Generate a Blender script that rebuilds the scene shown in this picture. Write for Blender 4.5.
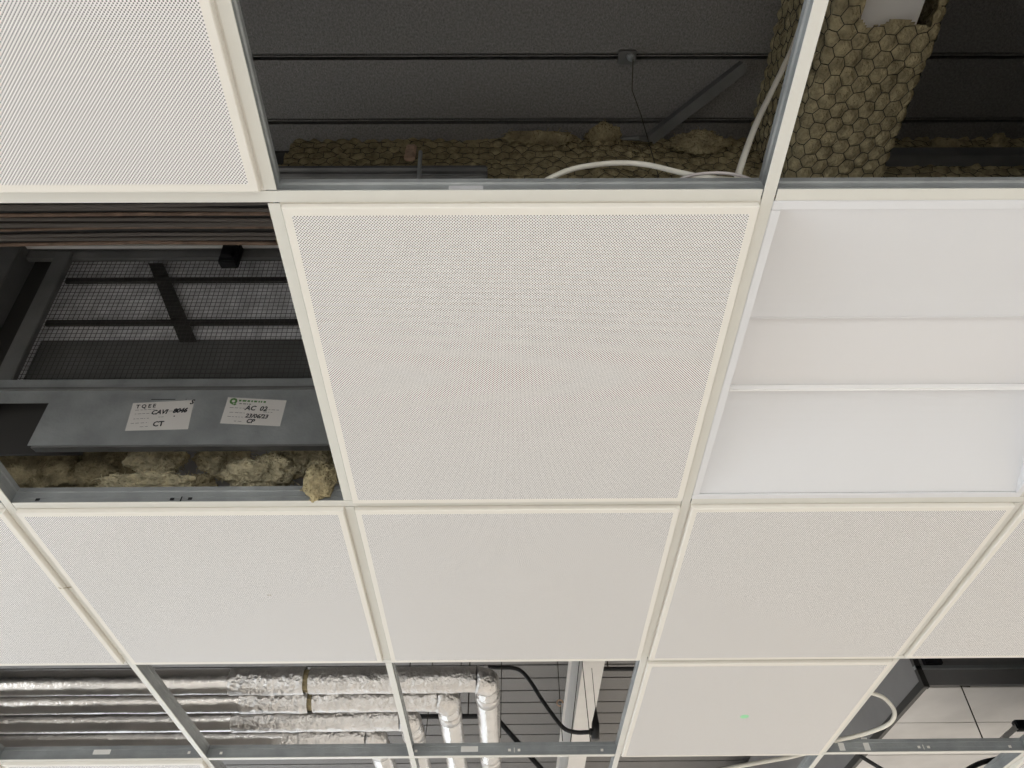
import bpy, bmesh, math, random
from mathutils import Vector, Matrix, noise
random.seed(7)
for o in list(bpy.data.objects): bpy.data.objects.remove(o)
S = bpy.context.scene
C = S.collection
H = 2.49                       # underside of the ceiling grid above the floor

# ------------------------------------------------------------ camera
F = 720.7
PIT, YAW, ROLL = 0.8173, -0.0111, -0.0133
CAM = Vector((0.2811, -0.4296, H - 0.7896))
RC = Matrix.Rotation(YAW, 3, 'Z') @ Matrix.Rotation(math.pi/2 + PIT, 3, 'X') @ Matrix.Rotation(ROLL, 3, 'Z')
cam = bpy.data.cameras.new('camera'); co = bpy.data.objects.new('camera', cam); C.objects.link(co)
cam.sensor_width = 36; cam.lens = F*36/1024; cam.clip_start = 0.02
co.matrix_world = Matrix.Translation(CAM) @ RC.to_4x4()
S.camera = co
def ray(x, y): return RC @ Vector(((x-512)/F, -(y-384)/F, -1))
def atz(x, y, z):              # pixel -> point at height z above the grid
    d = ray(x, y); return CAM + d*((H+z-CAM.z)/d.z)
def aty(x, y, Y):              # pixel -> point on the vertical plane at depth Y
    d = ray(x, y); return CAM + d*((Y-CAM.y)/d.y)

# ------------------------------------------------------------ world, lamps, exposure
W = bpy.data.worlds.new('world'); S.world = W; W.use_nodes = True
W.node_tree.nodes['Background'].inputs[0].default_value = (.75, .85, 1, 1)
W.node_tree.nodes['Background'].inputs[1].default_value = 0.4
def area(name, loc, rot, sx, sy, power, col):
    l = bpy.data.lights.new(name, 'AREA'); l.shape = 'RECTANGLE'; l.size = sx; l.size_y = sy
    l.energy = power; l.color = col
    o = bpy.data.objects.new(name, l); C.objects.link(o); o.location = loc; o.rotation_euler = rot
    return o
# daylight entering by the left and far windows; back window and ceiling lamps are added
area('daylight_left', (-4.02, 2.0, 1.2), (0, -math.pi/2, 0), 2.1, 6.0, 140, (.86, .93, 1))
area('daylight_far', (-2.25, 6.42, 1.2), (-math.pi/2, 0, 0), 3.2, 2.1, 36, (.88, .94, 1))
area('added_back_light', (.6, -2.82, 1.2), (math.pi/2, 0, 0), 6.0, 2.1, 52, (1, .955, .88))  # unseen back window light, added to brighten faces turned towards the camera
for lx, ly in ((-2.7, -1.9), (.3, -2.3), (3.6, -1.9), (3.9, 2.1), (2.1, 4.3), (-.6, 4.3), (3.6, 5.4)):
    area('added_ceiling_lamp', (lx, ly, H-.03), (0, 0, 0), .58, .58, 85 if ly > 4 else 42, (1, .945, .87))  # unseen lamps added to light the floor and the far deck
S.view_settings.view_transform = 'Standard'; S.view_settings.look = 'None'
S.view_settings.gamma = 1; S.view_settings.exposure = -0.88
S.cycles.max_bounces = 8; S.cycles.diffuse_bounces = 5; S.cycles.glossy_bounces = 4

# ------------------------------------------------------------ materials
MATS = {}
def mat(name, col, rough=.5, metal=0., bump=0., bscale=60., var=0., vscale=8., spec=.5, emit=0., stretch=None):
    if name in MATS: return MATS[name]
    m = bpy.data.materials.new(name); m.use_nodes = True; MATS[name] = m
    nt = m.node_tree; b = nt.nodes['Principled BSDF']
    b.inputs['Base Color'].default_value = (*col, 1); b.inputs['Roughness'].default_value = rough
    b.inputs['Metallic'].default_value = metal; b.inputs['Specular IOR Level'].default_value = spec
    if emit:
        b.inputs['Emission Color'].default_value = (*col, 1); b.inputs['Emission Strength'].default_value = emit
    tc = nt.nodes.new('ShaderNodeTexCoord'); src = tc.outputs['Object']
    if stretch:
        mp = nt.nodes.new('ShaderNodeMapping'); mp.inputs['Scale'].default_value = stretch
        nt.links.new(src, mp.inputs['Vector']); src = mp.outputs['Vector']
    if var:
        n = nt.nodes.new('ShaderNodeTexNoise'); n.inputs['Scale'].default_value = vscale; n.inputs['Detail'].default_value = 5
        nt.links.new(src, n.inputs['Vector'])
        r = nt.nodes.new('ShaderNodeMapRange'); r.inputs[1].default_value = .3; r.inputs[2].default_value = .7
        r.inputs[3].default_value = 1-var; r.inputs[4].default_value = 1+var
        nt.links.new(n.outputs['Fac'], r.inputs['Value'])
        x = nt.nodes.new('ShaderNodeVectorMath'); x.operation = 'SCALE'; x.inputs[0].default_value = col
        nt.links.new(r.outputs[0], x.inputs['Scale']); nt.links.new(x.outputs[0], b.inputs['Base Color'])
    if bump:
        n = nt.nodes.new('ShaderNodeTexNoise'); n.inputs['Scale'].default_value = bscale; n.inputs['Detail'].default_value = 4
        nt.links.new(src, n.inputs['Vector'])
        bp = nt.nodes.new('ShaderNodeBump'); bp.inputs['Strength'].default_value = bump; bp.inputs['Distance'].default_value = .01
        nt.links.new(n.outputs['Fac'], bp.inputs['Height']); nt.links.new(bp.outputs['Normal'], b.inputs['Normal'])
    return m
tile_w = mat('tile_paint', (.80, .765, .70), .45)
def perforated():
    m = mat('perforated_sheet', (.80, .755, .70), .45); nt = m.node_tree; N = nt.nodes; L = nt.links; b = N['Principled BSDF']
    tc = N.new('ShaderNodeTexCoord'); sp = N.new('ShaderNodeSeparateXYZ'); L.new(tc.outputs['Object'], sp.inputs[0])
    def mth(op, a, c=None):
        n = N.new('ShaderNodeMath'); n.operation = op
        for k, v in enumerate((a, c)):
            if v is None: continue
            if isinstance(v, (int, float)): n.inputs[k].default_value = v
            else: L.new(v, n.inputs[k])
        return n.outputs[0]
    P = .004
    u = mth('MULTIPLY', mth('ADD', sp.outputs[0], sp.outputs[1]), 1/P); v = mth('MULTIPLY', mth('SUBTRACT', sp.outputs[0], sp.outputs[1]), 1/P)
    du = mth('SUBTRACT', mth('FRACT', u), .5); dv = mth('SUBTRACT', mth('FRACT', v), .5)
    r = mth('SQRT', mth('ADD', mth('MULTIPLY', du, du), mth('MULTIPLY', dv, dv)))
    hole = mth('LESS_THAN', r, .285)
    mx = N.new('ShaderNodeMix'); mx.data_type = 'RGBA'
    mx.inputs[6].default_value = (.85, .825, .805, 1); mx.inputs[7].default_value = (.012, .012, .013, 1)   # black fleece behind the holes
    L.new(hole, mx.inputs[0]); L.new(mx.outputs[2], b.inputs['Base Color'])
    return m
perf = perforated()
flange_m = mat('grid_white_cap', (.70, .685, .63), .32)
galv = mat('galvanised_steel', (.355, .37, .372), .45, .4, .15, 90, .16, 14)
galv_d = mat('dark_galvanised', (.175, .175, .172), .5, .3, .1, 60, .2, 10)
bright = mat('bright_steel_edge', (.75, .73, .70), .4, .2)
galv_l = mat('duct_sheet', (.60, .58, .56), .5, .15, .05, 30, .1, 6)
black = mat('black_plastic', (.012, .012, .013), .45)
blacks = mat('black_steel', (.06, .057, .054), .5, .3)
deck_b = mat('steel_deck', (.23, .222, .215), .45, .25, .4, 300, .30, 200)
wool = mat('mineral_wool', (.40, .335, .20), .95, 0, .9, 120, .35, 40, .1)
wool_y = mat('loose_mineral_wool', (.66, .58, .39), .95, 0, 1., 140, .4, 28, .1)
wool_d = mat('dusty_brown_wool', (.34, .285, .175), .95, 0, 1., 140, .4, 28, .1)
wire_m = mat('wire', (.055, .047, .032), .5, .5)
foil = mat('aluminium_foil', (.84, .81, .78), .27, 1., .25, 45, .06, 20)
foil_c = mat('crinkled_foil_tape', (.80, .77, .74), .3, 1., 1., 60, .08, 30)
paint_b = mat('primed_beam', (.78, .75, .71), .5, 0, 0, 0, .04, 8)
cable_w = mat('white_cable', (.92, .88, .78), .4)
cable_g = mat('grey_cable', (.60, .55, .54), .4)
lampw = mat('lamp_enamel', (.74, .74, .755), .38)
lampd = mat('lamp_diffuser', (.76, .75, .755), .3)
paper = mat('paper_sticker', (.66, .63, .60), .6)
ink = mat('ink', (.02, .02, .025), .6)
green = mat('green_print', (.10, .22, .07), .6)
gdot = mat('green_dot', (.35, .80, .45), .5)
filt = mat('grey_filter', (.74, .73, .75), .8, 0, .6, 50, .25, 24)
rust_d = mat('rusty_conduit', (.24, .16, .115), .6, 0, 0, 0, .3, 30)
rust = mat('rusty_spot', (.55, .38, .27), .8, 0, .4, 60, .3, 60)

# ------------------------------------------------------------ mesh helpers
class MB:
    def __init__(s): s.v = []; s.f = []
    def box(s, x0, x1, y0, y1, z0, z1):
        n = len(s.v)
        s.v += [(x, y, z) for z in (z0, z1) for y in (y0, y1) for x in (x0, x1)]
        s.f += [tuple(n+i for i in q) for q in ((0,2,3,1),(4,5,7,6),(0,1,5,4),(2,6,7,3),(0,4,6,2),(1,3,7,5))]
        return s
    def quad(s, *p):
        n = len(s.v); s.v += [tuple(a) for a in p]; s.f.append(tuple(range(n, n+len(p)))); return s
    def extrude(s, pts, axis, a0, a1):       # polygon in the other two axes
        n = len(s.v); k = len(pts)
        for a in (a0, a1):
            for p in pts:
                s.v.append((a, p[0], p[1]) if axis == 'x' else (p[0], a, p[1]) if axis == 'y' else (p[0], p[1], a))
        s.f += [(n+i, n+(i+1) % k, n+k+(i+1) % k, n+k+i) for i in range(k)]
        s.f += [tuple(n+i for i in reversed(range(k))), tuple(n+k+i for i in range(k))]
        return s
    def tube(s, path, r, seg=10, caps=True):
        P = [Vector(p) for p in path]; n0 = len(s.v); up = None
        for i, p in enumerate(P):
            t = (P[min(i+1, len(P)-1)] - P[max(i-1, 0)]).normalized()
            if up is None: up = t.orthogonal().normalized()
            up = (up - t*up.dot(t)).normalized(); w = t.cross(up)
            rr = r[i] if isinstance(r, (list, tuple)) else r
            for k in range(seg):
                a = 2*math.pi*k/seg; s.v.append(tuple(p + (up*math.cos(a) + w*math.sin(a))*rr))
        for i in range(len(P)-1):
            for k in range(seg):
                a = n0+i*seg+k; b = n0+i*seg+(k+1) % seg; s.f.append((a, b, b+seg, a+seg))
        if caps:
            s.f.append(tuple(n0+k for k in reversed(range(seg)))); s.f.append(tuple(n0+(len(P)-1)*seg+k for k in range(seg)))
        return s
    def mesh(s, name, m, smooth=False, bevel=0):
        me = bpy.data.meshes.new(name); me.from_pydata(s.v, [], s.f); me.materials.append(m)
        bm = bmesh.new(); bm.from_mesh(me); bmesh.ops.recalc_face_normals(bm, faces=bm.faces)
        if bevel: bmesh.ops.bevel(bm, geom=list(bm.edges), offset=bevel, segments=2, affect='EDGES', clamp_overlap=True)
        bm.to_mesh(me); bm.free()
        if smooth:
            for p in me.polygons: p.use_smooth = True
        return me
    def build(s, name, m, parent=None, smooth=False, bevel=0, loc=None):
        return link(name, s.mesh(name, m, smooth, bevel), parent, loc)
def link(name, me, parent=None, loc=None):
    o = bpy.data.objects.new(name, me); C.objects.link(o)
    if parent: o.parent = parent
    if loc is not None: o.location = loc
    return o
def tag(o, label, cat, group=None):
    o['label'] = label; o['category'] = cat
    if group: o['group'] = group
    return o
def thing(name, label, cat, loc=(0, 0, 0), group=None):
    o = bpy.data.objects.new(name, None); C.objects.link(o); o.location = loc; o.empty_display_size = .05
    return tag(o, label, cat, group)
def struct(o): o['kind'] = 'structure'; return o
def smooth_path(pts, n=8):
    P = [Vector(p) for p in pts]; P = [P[0]*2-P[1]] + P + [P[-1]*2-P[-2]]; out = []
    for i in range(1, len(P)-2):
        for k in range(n):
            t = k/n; a, b, c, d = P[i-1:i+3]
            out.append(.5*((2*b) + (c-a)*t + (2*a-5*b+4*c-d)*t*t + (3*b-a-3*c+d)*t**3))
    return out + [P[-2]]

# ------------------------------------------------------------ the room
X0, X1, Y0, Y1 = -4.2, 4.8, -3.0, 6.6
DK = H + .92                   # underside of the deck
wall_m = mat('wall_paint', (.72, .705, .68), .7); floor_m = mat('floor_screed', (.60, .58, .555), .6, 0, 0, 0, .06, 2)
struct(MB().box(X0-.1, X1+.1, Y0-.1, Y1+.1, -.1, 0).build('floor', floor_m))
struct(MB().box(X0-.1, X0, Y0, Y1, 0, DK+.1).build('wall_left', wall_m))
struct(MB().box(X1, X1+.1, Y0, Y1, 0, DK+.1).build('wall_right', wall_m))
struct(MB().box(X0-.1, X1+.1, Y0-.1, Y0, 0, DK+.1).build('wall_back', wall_m))
struct(MB().box(X0-.1, X1+.1, Y1, Y1+.1, 0, DK+.1).build('wall_far', wall_m))
pane_m = mat('daylit_glass', (.86, .93, 1), .1, emit=.7)
frame_m = mat('window_frame', (.75, .75, .74), .4)
def window(n, along, c0, c1, fixed):
    m = MB(); g = MB(); z0, z1 = .15, 2.25
    k = 4; st = (c1-c0)/k
    for i in range(k+1):
        a = c0+i*st
        m.box(*((fixed, fixed+.06, a-.03, a+.03) if along == 'y' else (a-.03, a+.03, fixed-.06, fixed)), z0, z1)
    for z in (z0-.05, z1):
        m.box(*((fixed, fixed+.06, c0-.03, c1+.03) if along == 'y' else (c0-.03, c1+.03, fixed-.06, fixed)), z, z+.05)
    w = struct(m.build('window_%d' % n, frame_m))
    for i in range(k):
        a = c0+i*st+.03; b = a+st-.06; g = MB()
        g.box(*((fixed+.005, fixed+.015, a, b) if along == 'y' else (a, b, fixed-.015, fixed-.005)), z0, z1).build('pane', pane_m, w)
window(1, 'y', -1.0, 5.0, X0); window(2, 'x', -3.85, -.65, Y1); window(3, 'x', -2.4, 3.6, Y0+.06)  # the third window is an unseen addition, put in for its light

# ---- profiled deck overhead: one panel every 150 mm, dark grooves between
deck = struct(MB().box(X0, X1, Y0, Y1, DK+.05, DK+.12).build('ceiling_deck', blacks))
def panel(m):
    p = MB(); w = .0715
    p.extrude([(-w+.004, 0), (w-.004, 0), (w, .004), (w-.008, .05), (-w+.008, .05)], 'x', X0, X1)
    p.box(X0, X1, w+.0022, w+.0045, .003, .05)      # standing lip inside the groove
    return p.mesh('deck_panel', m)
pa = panel(deck_b)
y = Y0 + .075
while y < Y1 - .05:
    link('deck_panel', pa, deck, (0, y, DK)); y += .15

# ------------------------------------------------------------ suspension grid
def tee_meshes(axis, length, main):
    g = .0004; a0, a1 = (-length/2+(0 if main else .0012), length/2-(0 if main else .0012))
    wv = MB(); wv.extrude([(-.0009, .0015), (.0009, .0015), (.0009, .028), (.0032, .029), (.0032, .038), (-.0032, .038), (-.0032, .029), (-.0009, .028)], axis, a0, a1)
    # the shallow stiffening fold along the web
    wv.extrude([(-.0016, .0155), (.0016, .0155), (.0016, .0175), (-.0016, .0175)], axis, a0, a1)
    f = MB(); hw = .0075
    if not main: a0 += .0008; a1 -= .0008
    f.extrude([(-hw, .0004), (-hw+.0004, 0), (hw-.0004, 0), (hw, .0004), (hw, .0016), (-hw, .0016)], axis, a0, a1)
    return wv.mesh('web', galv), f.mesh('flange', flange_m)
grid = thing('ceiling_grid', 'white faced galvanised metal grid of tees carrying the ceiling tiles', 'ceiling grid', (0, 0, H))
GX0, GX1, GY0, GY1 = -1.8, 3.0, -1.2, 3.0
mw, mf = tee_meshes('y', GY1-GY0, True); cw, cf = tee_meshes('x', 1.2-.0, False); sw, sf = tee_meshes('y', .6-.0, False)
def shrink(me, axis, d):
    for v in me.vertices:
        c = v.co[axis]; v.co[axis] = c - d*(1 if c > 0 else -1)
shrink(cf, 0, .0072); shrink(sf, 1, .0072)
for i in range(5):
    r = link('main_runner', mw, grid, (GX0+1.2*i, (GY0+GY1)/2, 0)); link('flange', mf, r)
ROW = {}
for j in range(8):
    for i in range(4):
        r = link('cross_tee', cw, grid, (GX0+.6+1.2*i, GY0+.6*j, 0)); link('flange', cf, r)
        ROW[(i, j-2)] = r
for j in range(7):
    for i in range(4):
        r = link('cross_tee', sw, grid, (GX0+.6+1.2*i, GY0+.3+.6*j, 0)); link('flange', sf, r)
# punched slots, rivets and maker's stickers on the webs one can see
def web_mark(px, py, row, w, h, m, name):
    p = aty(px, py, row*.6-.002); i = int((p.x-GX0)//1.2); t = ROW[(i, row)]
    q = p - Vector((GX0+.6+1.2*i, row*.6, H))
    MB().box(q.x-w/2, q.x+w/2, -.0021, -.0014, q.z-h/2, q.z+h/2).build(name, m, t)
for px, py in ((37.5, 499.5), (172, 499), (190, 498.5)): web_mark(px, py, 1, .007, .005, black, 'slot')
web_mark(181, 499, 1, .002, .011, black, 'slot')
stick = mat('grey_sticker', (.80, .78, .74), .5); rivet = mat('bright_hole', (.85, .82, .76), .5)
for px, py in ((509.5, 750), (519, 750), (416, 751), (602, 750), (221, 753), (189, 752.5), (919, 747), (928.5, 747), (1010, 746.5)): web_mark(px, py, 3, .008, .007, rivet, 'punched_hole')
web_mark(514.3, 750, 3, .002, .013, rivet, 'slot'); web_mark(923.5, 747, 3, .002, .013, rivet, 'slot')
web_mark(469.5, 748.5, 3, .05, .018, stick, 'sticker'); web_mark(102, 751.5, 3, .05, .016, stick, 'sticker')
web_mark(466, 187.5, 0, .042, .009, mat('white_sticker', (.55, .54, .55), .5), 'sticker')
web_mark(841, 744.5, 3, .017, .034, stick, 'cable_strap'); web_mark(866, 744, 3, .017, .036, stick, 'cable_strap')

# ------------------------------------------------------------ ceiling tiles
TW = .2895; DROP = -.0085; MG = .0105
def tile_meshes():
    r = MB()
    W, w = TW, TW-MG
    # solid border of the pressed tray: flat ring, folded sides and the ledge resting on the tees
    o = [(-W, -W), (W, -W), (W, W), (-W, W)]; n = [(-w, -w), (w, -w), (w, w), (-w, w)]; L_ = .2935
    l = [(-L_, -L_), (L_, -L_), (L_, L_), (-L_, L_)]; c = .0012; e = [(-W+c, -W+c), (W-c, -W+c), (W-c, W-c), (-W+c, W-c)]
    for a in range(4):
        b = (a+1) % 4
        r.quad((*n[a], DROP), (*n[b], DROP), (*e[b], DROP), (*e[a], DROP))
        r.quad((*e[a], DROP), (*e[b], DROP), (*o[b], DROP+c), (*o[a], DROP+c))
        r.quad((*o[a], DROP+c), (*o[b], DROP+c), (*o[b], .0022), (*o[a], .0022))
        r.quad((*o[a], .0022), (*o[b], .0022), (*l[b], .0022), (*l[a], .0022))
        r.quad((*l[a], .0022), (*l[b], .0022), (*l[b], .022), (*l[a], .022))
    s = MB(); s.quad((-w, -w, DROP), (w, -w, DROP), (w, w, DROP), (-w, w, DROP))
    b = MB(); b.box(-.2925, .2925, -.2925, .2925, .006, .021)
    return r.mesh('border', tile_w), s.mesh('perforated_sheet', perf), b.mesh('backing_pad', mat('backing_fleece', (.75, .73, .70), .9))
tb, ts, tp = tile_meshes()
# border must face outwards/downwards whatever the solver chose
def tile(i, j, parent=None, label=None, dz=0., rz=0.):
    loc = (.6*i+.3, .6*j+.3, H+dz)
    if parent is None:
        t = thing('ceiling_tile', label, 'ceiling tile', loc, 'perforated white ceiling tiles'); t.rotation_euler.z = rz
    else:
        t = bpy.data.objects.new('ceiling_tile', tp); C.objects.link(t); t.parent = parent; t.location = loc
    link('border', tb, t); link('perforated_sheet', ts, t)
    if parent is None: link('backing_pad', tp, t)
    return t
tile(-1, -1, None, 'perforated white tile in the top left corner, above the opening with the wire mesh')
tile(0, 0, None, 'large perforated white tile in the middle, beside the recessed lamp')
tile(-2, 1, None, 'perforated white tile cut off by the left edge, above the foil pipes')
tile(-1, 1, None, 'perforated white tile directly below the opening with the loose brown wool')
tile(0, 1, None, 'perforated white tile directly below the large middle tile, above the pipe bends')
tile(1, 1, None, 'perforated white tile directly below the recessed lamp')
tile(2, 1, None, 'perforated white tile cut off by the right edge, above the opening with the grey duct')
t12 = tile(1, 2, None, 'smooth looking white tile with a small green light spot')
tile(-2, 3, None, 'sliver of white tile at the bottom left edge, below the foil pipes')
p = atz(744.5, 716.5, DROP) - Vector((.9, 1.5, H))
MB().tube([(p.x, p.y, DROP-.0006), (p.x, p.y, DROP-.0001)], .011, 20).build('painted_light_spot', gdot, t12)  # laser dot painted as a plain green disc, gives off no light

# plain surrounding ceiling beyond the grid, and its tiles just out of view
cb = MB()
cb.box(X0, GX0-.008, Y0, GY1, H, H+.013); cb.box(GX1+.008, X1, Y0, GY1, H, H+.013); cb.box(GX0-.008, GX1+.008, Y0, GY0-.008, H, H+.013)
outer = struct(cb.build('ceiling', mat('ceiling_board', (.76, .73, .68), .6)))
vis = {(-1, -1), (0, 0), (-2, 1), (-1, 1), (0, 1), (1, 1), (2, 1), (1, 2), (-2, 3)}
opened = {(-2, 0), (-3, 0), (0, -1), (1, -1), (-1, 0), (1, 0), (-3, 2), (-2, 2), (-1, 2), (0, 2), (2, 2), (-1, 3), (0, 3), (1, 3), (2, 3)} | {(i, 4) for i in range(-3, 5)}
for i in range(-3, 5):
    for j in range(-2, 5):
        if (i, j) not in vis and (i, j) not in opened: tile(i, j, outer)

# ------------------------------------------------------------ recessed lamp (switched off)
lamp = thing('recessed_lamp', 'square white recessed ceiling lamp, unlit, with a sunk central strip', 'ceiling lamp', (.9, .3, H))
a, b = .2925, .2805
m = MB()
for s in (-1, 1):
    m.box(-a, a, min(s*a, s*b), max(s*a, s*b), -.001, .003)
    m.box(min(s*a, s*b), max(s*a, s*b), -b, b, -.001, .003)
m.build('rim', lampw, lamp, bevel=.0008)
ZC = .062; YB = .070; YO = 0.0085
def refl(sgn):
    r = MB(); n = 14; pts = []
    for k in range(n+1):
        t = k/n; yy = b + (YB+sgn*YO-b)*t; zz = .003 + (ZC-.003)*math.sin(t*math.pi/2)**1.0
        pts.append((sgn*yy, zz))
    for k in range(n):
        r.quad((-b, pts[k][0], pts[k][1]), (b, pts[k][0], pts[k][1]), (b, pts[k+1][0], pts[k+1][1]), (-b, pts[k+1][0], pts[k+1][1]))
    return r.build('reflector', lampw, lamp, smooth=True)
refl(-1); refl(1)
pts = [(YO-YB+.0005, ZC+.012)] + [(YO-YB+.0005+(2*YB-.001)*k/12, ZC+.004-.004*math.sin(math.pi*k/12)) for k in range(13)] + [(YO+YB-.0005, ZC+.012)]
MB().extrude(pts, 'x', -b, b).build('diffuser', lampd, lamp)
for s in (-1, 1):
    MB().box(-b, b, YO+min(s*YB, s*(YB+.005)), YO+max(s*YB, s*(YB+.005)), ZC-(.007 if s > 0 else .001), ZC+.014).build('strip_lip', mat('painted_lip_highlight', (.88, .87, .86), .3) if s > 0 else lampd, lamp, bevel=.002)  # far lip coloured brighter to imitate the light it catches
for s in (-1, 1):
    MB().box(min(s*b, s*(b+.004)), max(s*b, s*(b+.004)), -b, b, .003, ZC+.012).build('end_plate', lampw, lamp)
MB().box(-b+.03, b-.03, -.19, .19, ZC+.014, ZC+.034).build('housing', galv, lamp)

# ------------------------------------------------------------ wool wrapped beams with hexagonal wire
def wrap(name_w, name_n, parent, prof, u0, u1, axis, cell=.032, seed=1, bulge=.010, skip=None, rough=.0015, wire_r=.0012, jit=.13):
    """prof: list of (pos2d, normal2d, v) round the beam; u runs along the axis"""
    rnd = random.Random(seed)
    V = prof[-1][2]
    def P(u, v, h):
        for k in range(len(prof)-1):
            if v <= prof[k+1][2] or k == len(prof)-2:
                a, b = prof[k], prof[k+1]; t = (v-a[2])/(b[2]-a[2]); break
        q = Vector(a[0]).lerp(Vector(b[0]), t); n = Vector(a[1]).lerp(Vector(b[1]), t).normalized(); q = q + n*h
        return Vector((u, q.x, q.y)) if axis == 'x' else Vector((q.x, u, q.y))
    # jittered hexagonal cell centres
    rows = int(V/(cell*.866))+4; cols = int((u1-u0)/cell)+4
    cen = {}
    for r in range(-1, rows):
        for c in range(-1, cols):
            cen[(r, c)] = (u0 + (c-1+.5*(r % 2))*cell + rnd.uniform(-1, 1)*cell*jit, (r-1)*cell*.866 + rnd.uniform(-1, 1)*cell*jit)
    def height(u, v):
        r0 = int(round(v/(cell*.866)))+1; c0 = int(round((u-u0)/cell))+1; d = []
        for r in (r0-1, r0, r0+1):
            for c in (c0-2, c0-1, c0, c0+1):
                q = cen.get((r, c))
                if q: d.append((q[0]-u)**2 + (q[1]-v)**2)
        d.sort()
        if len(d) < 2: return 0
        e = math.sqrt(d[1])-math.sqrt(d[0])
        h = bulge*min(1, e/(cell*.7))**.6
        return h + rough*(noise.noise(Vector((u*60, v*60, seed)))) + 0.006*noise.noise(Vector((u*9, v*9, seed+5))) + .0012*noise.noise(Vector((u*300, v*300, 3)))
    st = cell/7; nu = max(2, int((u1-u0)/st)); nv = max(2, int(V/st))
    m = MB(); idx = {}
    for i in range(nu+1):
        for j in range(nv+1):
            u = u0+(u1-u0)*i/nu; v = V*j/nv
            idx[i, j] = len(m.v); m.v.append(tuple(P(u, v, height(u, v))))
    for i in range(nu):
        for j in range(nv):
            if skip and skip(u0+(u1-u0)*(i+.5)/nu, V*(j+.5)/nv): continue
            m.f.append((idx[i, j], idx[i+1, j], idx[i+1, j+1], idx[i, j+1]))
    wo = m.build(name_w, wool, parent, smooth=True)
    # wire: circumcentre graph of the cell centres
    w = MB()
    def mid(a, b, c): return tuple(sum(cen[k][q] for k in (a, b, c))/3 for q in (0, 1))
    for r in range(0, rows-1):
        for c in range(0, cols-1):
            o = r % 2
            up_l, up_r = (r+1, c-1+o), (r+1, c+o); dn_r = (r-1, c+o)
            if not all(k in cen for k in ((r, c), (r, c+1), up_l, up_r, dn_r, (r, c-1))): continue
            t1 = mid((r, c), up_l, up_r); t2 = mid((r, c), (r, c+1), up_r); t3 = mid((r, c), (r, c+1), dn_r)
            t4 = mid((r, c+1), up_r, (r+1, c+1+o)) if (r+1, c+1+o) in cen else t2
            for s_, e_ in ((t1, t2), (t2, t3), (t2, t4)):
                ok = all(u0 < k[0] < u1 and 0 < k[1] < V and not (skip and skip(*k)) for k in (s_, e_))
                if ok:
                    pp = [P(s_[0]+(e_[0]-s_[0])*k/2, s_[1]+(e_[1]-s_[1])*k/2, 0) for k in range(3)]
                    pp = [q + (P(s_[0], s_[1], .01)-P(s_[0], s_[1], 0)).normalized()*(height(s_[0]+(e_[0]-s_[0])*k/2, s_[1]+(e_[1]-s_[1])*k/2)+.0020) for k, q in enumerate(pp)]
                    w.tube(pp, wire_r, 3, False)
    o = w.build(name_n, wire_m, parent); o['kind'] = 'stuff'
    return wo
def profile(pts, rad, n=6):
    """rounded open polyline -> (pos, outward normal, arclength); outward is to the right of travel"""
    out = []; P = [Vector(p) for p in pts]
    seq = [P[0]]
    for i in range(1, len(P)-1):
        d0 = (P[i-1]-P[i]).normalized(); d1 = (P[i+1]-P[i]).normalized()
        A = P[i]+d0*rad; B = P[i]+d1*rad
        for k in range(n+1):
            t = k/n; seq.append(A.lerp(P[i], t).lerp(P[i].lerp(B, t), t))
    seq.append(P[-1]); L = 0; res = []
    for i, p in enumerate(seq):
        t = (seq[min(i+1, len(seq)-1)]-seq[max(i-1, 0)]).normalized()
        if i: L += (p-seq[i-1]).length
        res.append((tuple(p), (-t.y, t.x), L))
    return res
ZB = H + .64
# beam running away from the camera, right of centre: travel down the left side, along the soffit, up the right side
by = thing('wrapped_beam', 'brown wool and hexagon wire wrapped beam running towards the top edge', 'insulated beam', (0, 0, 0))
bx0, bx1 = .893, 1.098
prY = profile([(bx0-.005, DK), (bx0, ZB), (bx1, ZB), (bx1+.005, DK)], .03)
prY = [(p, (-n[0], -n[1]), v) for p, n, v in prY]
side = DK-ZB
yend = -.008
def skipY(u, v): return u < yend + .010*math.sin(v*60) + .012*noise.noise(Vector((u*30, v*40, 2))) and side+.035 < v < side+.17
wrap('wool_blanket', 'hexagon_wire', by, prY, -.9, .40, 'y', .0315, 3, .007, skipY, .003, .0010, .17)
st = MB(); st.box(bx0+.045, bx1-.042, -1.1, .5, ZB+.016, ZB+.026); st.box(.99, 1.0, -1.1, .5, ZB+.026, DK)
st.build('steel_beam', paint_b, by)
# beam running across
bxx = thing('wrapped_beam', 'low brown wool and wire wrapped beam running across behind the top openings', 'insulated beam', (0, 0, 0))
prX = profile([(.352, DK+.002), (.348, ZB), (.47, ZB)], .025)
prX = [(p, (-n[0], -n[1]), v) for p, n, v in prX]
wrap('wool_blanket', 'hexagon_wire', bxx, prX, -.24, bx0+.01, 'x', .034, 8, .008, None, .006, .0008, .24)
wrap('wool_blanket', 'hexagon_wire', bxx, prX, bx1-.01, 2.3, 'x', .035, 12, .009, None, .006, .0008, .24)
s2 = MB(); s2.box(-2.6, 3.2, .375, .475, ZB+.016, ZB+.028); s2.box(-2.6, 3.2, .42, .43, ZB+.028, DK); s2.box(-2.6, 3.2, .375, .475, DK-.012, DK)
s2.build('steel_beam', blacks, bxx)
rc = random.Random(4)
for k in range(10):
    yy = .358+.0125*k; r_ = rc.choice((.0022, .003, .0045, .006))
    MB().tube([(-1.6+.35*q, yy+rc.uniform(-.004, .004), ZB+.015-r_-rc.uniform(0, .004)) for q in range(5)], r_, 7).build('cable_run', mat('conduit_dark', (.16, .14, .125), .45) if k % 3 else rust_d, bxx)

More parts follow.
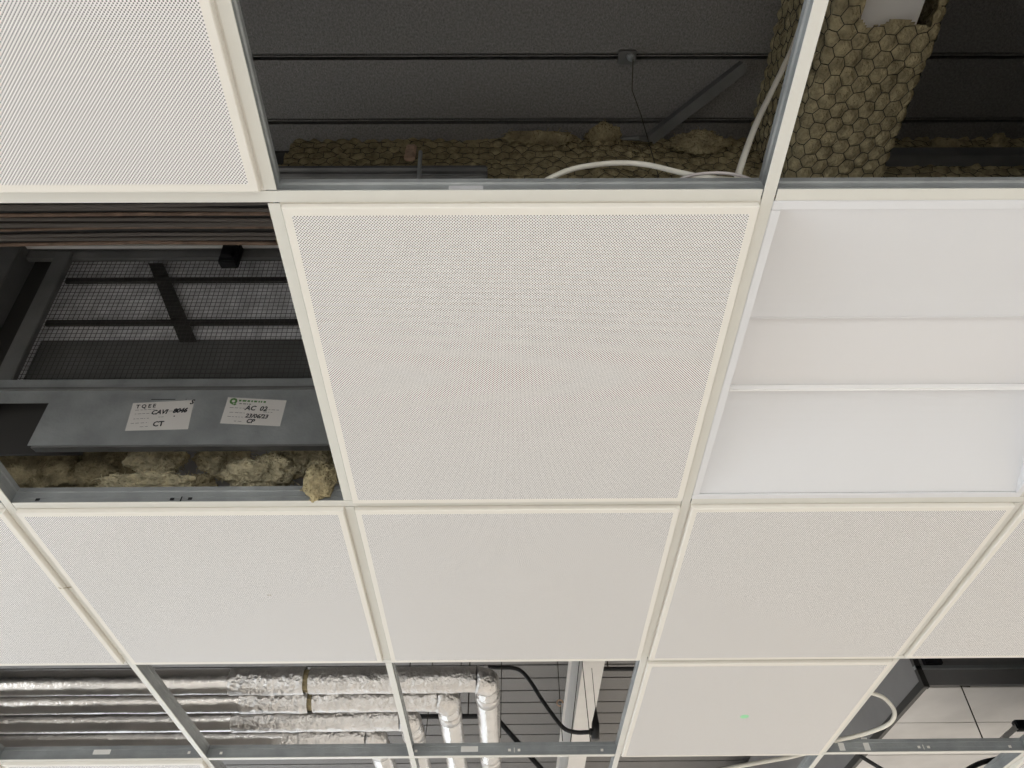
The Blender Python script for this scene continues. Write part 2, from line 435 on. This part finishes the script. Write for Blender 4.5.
# smooth dark duct lying in front of the crossing beam
dk = thing('dark_duct', 'smooth dark sheet metal duct low in the top opening beside the middle tile', 'duct', (0, 0, 0))
zt = aty(400, 165, .30).z
MB().box(-.24, aty(487, 175, .30).x, .30, .338, H+.645, zt).build('body', galv_d, dk, bevel=.003)
MB().box(-.24, aty(487, 175, .30).x, .292, .30, zt-.03, zt-.024).build('seam', galv_d, dk)
p = aty(420.5, 152, .285); q = aty(420.5, 181, .285)
tag(MB().tube([p, q + Vector((0, 0, -.06))], .0045, 8).build('threaded_rod', galv), 'short upright steel rod in front of the crossing wool wrap', 'rod')
p = aty(411, 156, .338)
tag(MB().box(p.x-.012, p.x+.012, .322, .336, p.z-.035, p.z+.03).build('paper_tag', rust, bevel=.003), 'pale rust stained tag on the crossing wool wrap', 'tag')

# ------------------------------------------------------------ loose wool
def clump(name, label, loc, sx, sy, sz, m, seed, sub=4, amp=.35, tilt=0):
    bm = bmesh.new(); bmesh.ops.create_icosphere(bm, subdivisions=sub, radius=1)
    for v in bm.verts:
        n = v.co.normalized(); s = Vector((seed*7.3, seed*1.7, seed))
        d = 1 + amp*noise.noise(n*1.6+s) + amp*.55*noise.noise(n*3.6+s) + amp*.35*noise.noise(n*8+s) + amp*.28*abs(noise.noise(Vector((n.x*26, n.y*9, n.z*12))+s)) + amp*.12*noise.noise(n*34+s)
        v.co = Vector((n.x*sx*d, n.y*sy*d, n.z*sz*d))
    me = bpy.data.meshes.new(name); bm.to_mesh(me); bm.free(); me.materials.append(m)
    for pl in me.polygons: pl.use_smooth = True
    o = link(name, me, None, loc); o.rotation_euler = (0, tilt, 0)
    rr = random.Random(seed); fb = MB(); vs = me.vertices; L = max(sx, sz)*.35
    for k in range(int(420*min(1, sx*sz/.004)) + 60):
        v = vs[rr.randrange(len(vs))]; n = v.normal.copy(); t = Vector((rr.uniform(-1, 1), rr.uniform(-1, 1), rr.uniform(-.6, .6))).normalized()
        l = L*rr.uniform(.3, .8); p0 = v.co - n*.002
        fb.tube([p0, p0+(t+n*.5)*l*.35, p0+(t+n*.25)*l*.75, p0+t*l], [.0011, .0010, .0008, .0004], 3, False)
    fo = fb.build('fibres', m, o); fo['kind'] = 'stuff'
    return tag(o, label, 'insulation', 'loose mineral wool wads')
def wad(px, py, Y, sx, sz, m, seed, label, sy=.06, **k):
    p = aty(px, py, Y); clump('wool_wad', label, p, sx, sy, sz, m, seed, 5, **k)
wad(36, 470, .86, .115, .085, wool_d, 1, 'dark brown wool heap at the left under the sheet metal plate', .06)
wad(112, 473, .86, .065, .065, wool_d, 2, 'dark brown wool wad left of the tan wad under the plate', .05)
wad(158, 457, .80, .058, .044, wool_y, 3, 'tan wool wad hanging under the first white sticker', .04)
wad(150, 485, .79, .09, .018, wool_y, 4, 'thin tan wool strand lying behind the tee under the first sticker', .035)
wad(222, 460, .83, .055, .042, wool_y, 5, 'tan wool wad under the second white sticker', .04)
wad(262, 474, .775, .072, .036, wool_y, 6, 'wide tan wool wad resting on the tee below the second sticker', .04)
wad(204, 486, .80, .028, .016, wool_d, 16, 'small brown wool scrap between two tan wads on the tee', .03)
wad(306, 455, .79, .066, .05, wool_y, 7, 'tan wool wad against the middle tile, under the plate edge', .04)
wad(320, 482, .588, .027, .036, wool, 8, 'rounded tan wool tuft spilling over the tee beside the middle tile', .026, amp=.22)
clump('wool_wad', 'low dark brown wool bed beneath the loose wads behind the tee', (-.42, .89, H+.09), .34, .045, .055, wool_d, 21, 5, .22)
# bits along the top of the crossing beam
wad(604, 135, .33, .04, .008, wool_d, 9, 'flat wool scrap beside the hanger wire on the crossing wrap', .025)
wad(540, 139, .33, .08, .005, wool_d, 10, 'long thin wool strip along the top of the crossing wrap', .02)
wad(700, 143, .32, .06, .022, wool_d, 11, 'bulging wool pad on the crossing wrap behind the curved cable', .025)
wad(998, 142, .335, .016, .02, wool, 12, 'small wool tuft at the upper right edge', .02)
wad(945, 146, .335, .035, .007, wool, 13, 'tiny wool crumbs right of the wire wrapped beam', .015)
tag(MB().box(1.12, 2.3, .318, .345, aty(960, 156, .318).z, aty(960, 147, .318).z).build('steel_ledge', galv_d, bevel=.002), 'dark steel ledge on the crossing beam at the upper right', 'ledge')
# metal sheets seen between the wads
tag(MB().box(-.95, .1, 1.02, 1.023, H+.022, H+.60).build('back_sheet', galv_l), 'grey sheet metal seen between the loose wool wads', 'metal sheet')

# ------------------------------------------------------------ air inlet unit with mesh (leans forward)
TL = math.radians(12)
fcu = thing('air_unit', 'dark galvanised air unit with a wire mesh inlet behind the left opening', 'air unit', (0, .68, H+.2))
fcu.rotation_euler = (TL, 0, 0)      # local z runs up the leaning front, local y goes back
XL, XR = -.93, .12
MB().box(XL, XR, -.012, .006, .147, .172).build('bottom_rail', galv, fcu, bevel=.002)
MB().box(XL, XR, -.016, -.008, .142, .148).build('drip_lip', galv_d, fcu)
MB().box(XL, XR, -.004, .010, .545, .570).build('top_rail', galv_d, fcu)
MB().box(XL, XR, -.022, -.012, .568, .574).build('rail_edge', bright, fcu)
MB().box(XL, XR, -.010, .0, .574, .618).build('upper_rail', galv_d, fcu)
MB().box(XL, XR, -.026, -.014, .614, .620).build('rail_edge', bright, fcu)
MB().box(-.832, -.792, -.010, .006, .152, .560).build('side_rail', galv_d, fcu, bevel=.0015)
MB().box(-.93, -.832, .03, .036, .10, .62).build('side_recess', blacks, fcu)
MB().box(-1.05, -.905, -.03, .03, .15, .60).build('side_panel', galv_d, fcu, bevel=.002)
MB().tube([(-.918, -.036, .585), (-.918, -.03, .585)], .004, 8).build('screw', galv, fcu)
MB().box(-1.05, XR, .040, .05, .155, .62).build('filter', filt, fcu)
MB().box(-.80, XR, .030, .034, .150, .312).build('lower_baffle', galv_d, fcu)
for z in (.357, .492): MB().box(-.80, XR, .018, .026, z-.007, z+.007).build('cross_bar', blacks, fcu)
dg = MB(); dg.extrude([(-.618, .555), (-.582, .555), (-.437, .305), (-.477, .305)], 'y', .026, .036); dg.build('diagonal_bar', blacks, fcu)
wm = MB(); x = -.80
while x < XR:
    wm.box(x-.0004, x+.0004, .0065, .0075, .172, .548); x += .0115
z = .175
while z < .548:
    wm.box(-.80, XR, .0055, .0065, z-.0004, z+.0004); z += .0115
o = wm.build('wire_mesh', mat('mesh_wire', (.10, .095, .09), .4, .6), fcu); o['kind'] = 'stuff'
MB().box(-.416, -.372, -.03, -.002, .505, .578).build('clip', black, fcu, bevel=.004)
MB().box(-.409, -.379, -.04, -.03, .515, .535).build('clip_tab', black, fcu, bevel=.003)
# front plate with its cut corner and the two stickers
pt = MB(); pt.extrude([(-.697, .008), (XR, .008), (XR, .144), (-1.05, .144), (-1.05, .112), (-.690, .112)], 'y', -.010, -.008)
plate = pt.build('front_plate', galv, fcu)
MB().box(-.69, XR, -.008, .012, .004, .008).build('bottom_fold', galv_d, fcu)
MB().box(-1.05, -.62, .05, .055, .02, .15).build('inner_wall', blacks, fcu)
Yp = -.0103
def sticker(c):      # c: corners tl, tr, br, bl in plate coordinates
    m = MB(); m.v = [(p[0], Yp+dy, p[1]) for dy in (0, -.0004) for p in c]
    m.f = [(0, 1, 2, 3), (7, 6, 5, 4)] + [(i, (i+1) % 4, 4+(i+1) % 4, 4+i) for i in range(4)]
    o = m.build('sticker', paper, plate)
    tl, tr, br, bl = [Vector((p[0], 0, p[1])) for p in c]
    ux = (tr-tl); uz = (tl-bl); W_, H_ = ux.length, uz.length
    return o, bl, ux.normalized(), uz.normalized(), W_, H_
texts = []
def write(txt, size, fr, x, z, m, parent, shear=0., bold=.0):
    o_, bl, ux, uz, W_, H_ = fr
    cu = bpy.data.curves.new('writing', 'FONT'); cu.body = txt; cu.size = size; cu.shear = shear; cu.offset = bold; cu.resolution_u = 2
    tmp = bpy.data.objects.new('tmp', cu); C.objects.link(tmp)
    bpy.context.view_layer.update()
    me = bpy.data.meshes.new_from_object(tmp.evaluated_get(bpy.context.evaluated_depsgraph_get()))
    bpy.data.objects.remove(tmp)
    for v in me.vertices:
        q = bl + ux*(x*W_ + v.co.x) + uz*(z*H_ + v.co.y); v.co = (q.x, Yp-.0007, q.z)
    me.materials.clear(); me.materials.append(m); me.name = 'writing'
    texts.append((me, parent))
def dashes(fr, x0, x1, z, m, parent, th=.0009, seed=0):
    o_, bl, ux, uz, W_, H_ = fr; r = random.Random(seed); mm = MB(); x = x0
    while x < x1:
        w = min(r.uniform(.02, .07), x1-x)
        P4 = [bl + ux*(W_*a) + uz*(H_*z+b) for a, b in ((x, 0), (x+w, 0), (x+w, th), (x, th))]
        mm.quad(*[(q.x, Yp-.0007, q.z) for q in P4]); x += w + r.uniform(.012, .025)
    texts.append((mm.mesh('printed_line', m), parent))
grey_ink = mat('grey_ink', (.16, .15, .15), .6)
f1 = sticker([(-.511, .109), (-.383, .1165), (-.379, .044), (-.508, .041)])
write('T Q E E', .0125, f1, .07, .80, ink, f1[0], 0, .0004)
for k, (a, b_, z) in enumerate(((.07, .40, .72), (.08, .36, .58), (.62, .74, .62), (.08, .34, .40), (.48, .58, .42), (.06, .34, .24), (.22, .36, .10))): dashes(f1, a, b_, z, grey_ink, f1[0], .0011, k)
write('CAVI', .0150, f1, .34, .54, ink, f1[0], .25, .0006); write('8046', .0145, f1, .69, .56, ink, f1[0], .25, .0009); write('CT', .017, f1, .42, .10, ink, f1[0], 0, .0006); write('.', .016, f1, .72, .42, ink, f1[0], 0, .0006)
f2 = sticker([(-.313, .123), (-.187, .114), (-.190, .050), (-.316, .058)])
write('Q', .019, f2, .05, .76, green, f2[0], 0, .0014)
dashes(f2, .20, .66, .86, green, f2[0], .0042, 11); dashes(f2, .22, .42, .76, grey_ink, f2[0], .0022, 12)
for k, (a, b_, z) in enumerate(((.08, .34, .60), (.62, .92, .60), (.66, .82, .50), (.10, .36, .42), (.09, .36, .26), (.22, .36, .10), (.62, .70, .40))): dashes(f2, a, b_, z, grey_ink, f2[0], .0011, 20+k)
write('AC  02', .016, f2, .34, .55, ink, f2[0], .2, .0005); write('23/06/23', .0135, f2, .38, .27, ink, f2[0], .2, .0005); write('CP', .014, f2, .42, .07, ink, f2[0], .2, .0005)
fp = (plate, Vector((-.70, 0, 0)), Vector((1, 0, 0)), Vector((0, 0, 1)), 1., 1.)
write('S', .016, fp, .309, .114-.008, ink, plate, .3, .0006)
dashes(fp, .225, .30, .1175, ink, plate, .0016, 5)
for me, par in texts: link(me.name, me, par)

# ------------------------------------------------------------ cables, braces and hangers in the top openings
def cable(name, label, pts, r, m, cat='cable', seg=8, n=8, group=None):
    return tag(MB().tube(smooth_path(pts, n), r, seg).build(name, m, smooth=True), label, cat, group)
cable('cable', 'white cable arching along the tee at the top of the middle tile',
      [aty(538, 190, .05), aty(548, 179.5, .06), aty(575, 168.5, .07), aty(612, 163.2, .08), aty(645, 164.5, .08), aty(680, 172.5, .07), aty(705, 177.5, .06), aty(742, 181, .055)], .0042, cable_w)
cable('cable', 'white cable rising from the tee beside the wrapped beam',
      [aty(737, 183, .06), aty(739, 172, .07), aty(747, 148, .08), aty(757, 122, .085), aty(770, 95, .08), aty(784, 66, .06), aty(794, 44, .04), aty(806, 10, .01)], .0052, cable_w)
cable('cable', 'thin grey cable lying on the tee near the grid corner',
      [aty(676, 182, .035), aty(690, 175.5, .04), aty(715, 173, .045), aty(735, 174.5, .045), aty(748, 178.5, .04), aty(758, 183, .035)], .0024, cable_g)
br = thing('brace', 'dark steel strut slanting from the deck to the crossing beam', 'strut', (0, 0, 0))
pA, pB = aty(744, 66, .165), aty(650, 139, .325)
MB().tube([pA, pB], .017, 4).build('bar', galv_d, br)
MB().tube([pB + Vector((-.07, -.005, -.008)), pB + Vector((-.03, -.008, -.012)), pB, pB + Vector((.012, 0, .004))], [.004, .007, .008, .004], 6).build('foot_plate', galv_d, br)
cl = thing('deck_hanger', 'small steel clip with a thin wire hanging from the deck groove', 'hanger', (0, 0, 0))
p = aty(628, 60, .15)
MB().box(p.x-.02, p.x+.02, .135, .165, DK-.012, DK+.002).build('clip', galv_d, cl, bevel=.002)
MB().tube([p + Vector((0, -.01, -.005)), p + Vector((.003, -.012, -.02)), p + Vector((.006, -.012, -.03))], [.006, .009, .005], 8).build('eye', galv, cl)
MB().tube([p + Vector((.006, -.012, -.03)), aty(632, 90, .2), aty(641, 115, .27), aty(651, 150, .31), aty(661, 185, .31)], .0011, 5).build('wire', wire_m, cl)

# ------------------------------------------------------------ foil pipes
ZP = H + .25; RP = .039
def foil_pipe(i, label, Yc, Xe, gap=None, tapes=(), dz=0.):
    t = thing('foil_pipe', label, 'pipe', (0, 0, 0), 'foil wrapped pipes')
    z = ZP + dz; rr = RP; bend = .034; xs = -2.9
    def ring_run(x0, x1, name, m, r, seed, wob=.0012):
        n = max(3, int(abs(x1-x0)/.02)); mb = MB()
        mb.tube([(x0+(x1-x0)*k/n, Yc, z) for k in range(n+1)], r, 28, False)
        for q, v in enumerate(mb.v):
            d = Vector((0, v[1]-Yc, v[2]-z)).normalized()
            s = wob*noise.noise(Vector((v[0]*16, d.y*2.2+seed, d.z*2.2))) + wob*.6*noise.noise(Vector((v[0]*45, d.y*5+seed, d.z*5)))
            mb.v[q] = (v[0], v[1]+d.y*s, v[2]+d.z*s)
        return mb.build(name, m, t, smooth=True)
    xm = tapes[0] if tapes else Xe-.5
    if gap is None:
        ring_run(xs, xm, 'straight_run', foil, rr, i); ring_run(xm-.01, Xe-bend, 'joint_sleeve', foil_c, rr+.002, i+9, .0035)
    else:
        ring_run(xs, xm, 'straight_run', foil, rr, i); ring_run(xm-.01, gap-.009, 'joint_sleeve', foil_c, rr+.002, i+9, .0035)
        ring_run(gap-.02, gap+.02, 'bare_gap', wool, rr-.006, i+3, .004)
        ring_run(gap+.007, Xe-bend, 'joint_sleeve', foil_c, rr+.001, i+19, .0025)
    # mitred bend, then away from the camera
    path = [(Xe-bend, Yc, z)] + [(Xe-bend+bend*math.sin(a), Yc+bend-bend*math.cos(a), z) for a in [math.pi/2*k/6 for k in range(1, 7)]]
    mb = MB().tube(path, rr+.003, 28, True)
    for q, v in enumerate(mb.v):
        s = .004*noise.noise(Vector(v)*28); mb.v[q] = (v[0]+s, v[1]-s*.5, v[2]+s)
    mb.build('elbow', foil_c, t, smooth=True)
    n = 120; mb = MB().tube([(Xe, Yc+bend+(5.9-Yc-bend)*k/n, z) for k in range(n+1)], rr, 28, False)
    for q, v in enumerate(mb.v):
        s = .0018*noise.noise(Vector((v[0]*30, v[1]*18, v[2]*30+i))); mb.v[q] = (v[0]+s, v[1], v[2]+s)
    mb.build('outlet_run', foil, t, smooth=True)
    for k in range(3):
        yt = Yc+bend+.06+.55*k
        MB().tube([(Xe, yt, z), (Xe, yt+.05, z)], rr+.0015, 28, True).build('tape_band', foil_c, t, smooth=True)
    return t
foil_pipe(0, 'foil wrapped pipe nearest the tiles, bending farthest to the right', 1.845, .213, atz(303, 682, .22).x, (atz(235, 682, .25).x,))
foil_pipe(1, 'second foil wrapped pipe from the tiles, with a brown gap in its wrap', 1.985, .08, atz(309, 705, .22).x, (atz(248, 705, .25).x,))
foil_pipe(2, 'third foil wrapped pipe from the tiles', 2.14, -.062, None, (atz(240, 724, .25).x,))
foil_pipe(3, 'fourth foil wrapped pipe, lowest in view just above the tee', 2.295, -.20, None, (atz(290, 740, .25).x,))

# ------------------------------------------------------------ bottom middle opening
beam = thing('painted_beam', 'pale painted steel beam under the deck right of the pipe bends', 'beam', (0, 0, 0))
MB().box(.602, .695, 2.45, 6.5, H+.64, H+.652).build('bottom_flange', paint_b, beam)
MB().box(.604, .612, 2.45, 6.5, H+.652, DK).build('web', paint_b, beam)
MB().box(.59, .71, 2.45, 6.5, DK-.012, DK).build('top_flange', paint_b, beam)
YC = 2.6
cd = thing('black_conduit', 'black flexible conduit sagging from the pipe bend to a black gland', 'conduit', (0, 0, 0))
pts = [(488, 667), (498.7, 667.6), (512.7, 668), (521.5, 671.5), (530, 681), (542.6, 700.7), (555, 718), (565, 729), (576, 732.3), (586, 732.3), (593.5, 731.8)]
MB().tube(smooth_path([aty(*p, YC) for p in pts], 6), .0085, 10).build('tube', black, cd, smooth=True)
MB().tube([aty(595.5, 739, YC), aty(595.5, 724, YC), aty(595.7, 716, YC), aty(595.8, 707.5, YC)], [.017, .016, .009, .002], 10).build('gland', black, cd, smooth=True)
pg = aty(595.8, 712, YC); MB().tube([pg, (pg.x, YC, DK-.0)], .0012, 5).build('hanger', wire_m, cd)
MB().tube([aty(590, 732, YC), aty(596, 731.6, YC)], .014, 10).build('collar', black, cd)
tag(MB().tube([aty(498, 720, 2.9), aty(545, 773, 2.9)], .011, 8).build('black_bar', black), 'straight black bar slanting down behind the tee right of the pipes', 'bar')
for (x0, x1, yy, Y, lab) in ((601, 660, 669, 3.05, 'short black bar right of the pale painted beam'), (395, 478, 716.5, 3.0, 'black bar seen between the pipe bends')):
    rl = thing('black_rail', lab, 'bar', (0, 0, 0)); pa_, pb_ = aty(x0, yy, Y), aty(x1, yy, Y)
    MB().tube([pa_, pb_], .011, 8).build('bar', black, rl)
    for t in (.12, .88):
        pc = pa_.lerp(pb_, t); MB().tube([pc, (pc.x, pc.y, DK+.002)], .003, 6).build('drop_rod', wire_m, rl)
for a, b_, Y, lab in (((501.5, 666), (500.5, 738), 2.3, 'thin hanger wire beside the outermost pipe bend'), ((579.5, 660), (570.5, 742), 2.4, 'thin hanger wire crossing the left side of the painted beam'),
                     ((582, 660), (590.5, 743), 2.4, 'thin hanger wire crossing the right side of the painted beam'), ((560, 703), (562.5, 741), 2.4, 'thin hooked hanger wire left of the painted beam'),
                     ((430, 697), (425, 742), 2.5, 'thin hanger wire between the two inner pipe bends'), ((460, 690), (458, 742), 2.5, 'thin hanger wire between the two outer pipe bends')):
    tag(MB().tube([Vector((aty(*a, Y).x, Y, DK+.002)), aty(*a, Y), aty(*b_, Y)], .0016, 5).build('hanger_wire', wire_m), lab, 'wire')
p = aty(560, 703, 2.4)
tag(MB().tube([p + Vector((.012*math.cos(a), 0, .012*math.sin(a))) for a in [k*math.pi/5 for k in range(9)]], .003, 6).build('hook', rust), 'small rusty hook at the top of the wire left of the painted beam', 'hook')

# ------------------------------------------------------------ bottom right opening: duct, cable, hangers
ZD = H + .30
du = thing('grey_duct', 'large grey rectangular duct above the lower right opening', 'duct', (0, 0, 0))
DX0, DX1, DY0, DY1 = 1.717, 3.6, 2.03, 5.6
MB().box(DX0, DX1, DY0, DY1, ZD+.001, DK-.12).build('body', mat('duct_side_shaded', (.27, .26, .255), .6, .1, .05, 20, .1, 6), du)  # sides coloured darker than the bottom to imitate their shade
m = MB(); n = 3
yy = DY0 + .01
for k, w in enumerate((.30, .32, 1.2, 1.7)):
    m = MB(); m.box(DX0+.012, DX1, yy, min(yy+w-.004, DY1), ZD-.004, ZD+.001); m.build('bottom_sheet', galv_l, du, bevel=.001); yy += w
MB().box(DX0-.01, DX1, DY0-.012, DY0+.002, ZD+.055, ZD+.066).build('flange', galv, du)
MB().box(DX0-.008, DX0+.012, DY0-.012, DY0+.006, ZD-.01, ZD+.13).build('corner_post', blacks, du)
MB().box(DX0-.004, DX0+.012, DY0+.006, DY1, ZD-.006, ZD+.02).build('edge_trim', blacks, du)
MB().box(DX0+.03, DX0+.09, DY0-.02, DY0, ZD+.07, ZD+.12).build('corner_cleat', black, du)
hw = aty(961, 686, 2.02)
wr = thing('hanger_wire', 'dark hanger wire in front of the grey duct', 'wire', (0, 0, 0))
MB().tube([hw, aty(984, 742, 1.98)], .0022, 6).build('wire', wire_m, wr)
MB().tube([hw + Vector((-.004, 0, 0)), hw + Vector((.03, .0, -.002))], .002, 6).build('hook', wire_m, wr)
cable('cable', 'white cable looping over the tee at the lower right opening',
      [aty(862, 692, 1.62), aty(873, 693.5, 1.63), aty(884, 698, 1.65), aty(893, 708, 1.66), aty(894, 717, 1.67), aty(887, 725, 1.70), aty(870, 732, 1.74), aty(852, 737, 1.77), aty(838, 740, 1.79), aty(820, 746, 1.84)], .006, cable_w)
cable('cable', 'white cable seen under the tile with the green spot',
      [aty(700, 775, 2.2), aty(735, 767, 2.2), aty(765, 761.5, 2.2), aty(790, 757, 2.2), aty(810, 752, 2.2)], .007, cable_w)
tag(MB().tube([aty(996, 745, 1.98), aty(1016, 727, 2.0)], .010, 4).build('white_strut', paint_b), 'short pale strut at the lower right edge', 'strut')
tag(MB().box(*[v for v in (aty(1013, 724, 2.0).x, aty(1040, 724, 2.0).x)], 1.985, 2.01, aty(1020, 731, 2.0).z, aty(1020, 721, 2.0).z).build('black_bracket', black, bevel=.004), 'black bracket at the lower right edge above the pale strut', 'bracket')
cable('cable', 'black cable curving below the lower right tee',
      [aty(960, 775, 2.2), aty(975, 765.5, 2.2), aty(990, 760.5, 2.2), aty(1010, 759, 2.2), aty(1040, 768, 2.2)], .008, black)
cable('cable', 'black cable at the bottom edge right of the green spot tile',
      [aty(850, 748, 2.2), aty(862, 757, 2.2), aty(880, 768, 2.2), aty(900, 780, 2.2)], .007, black)
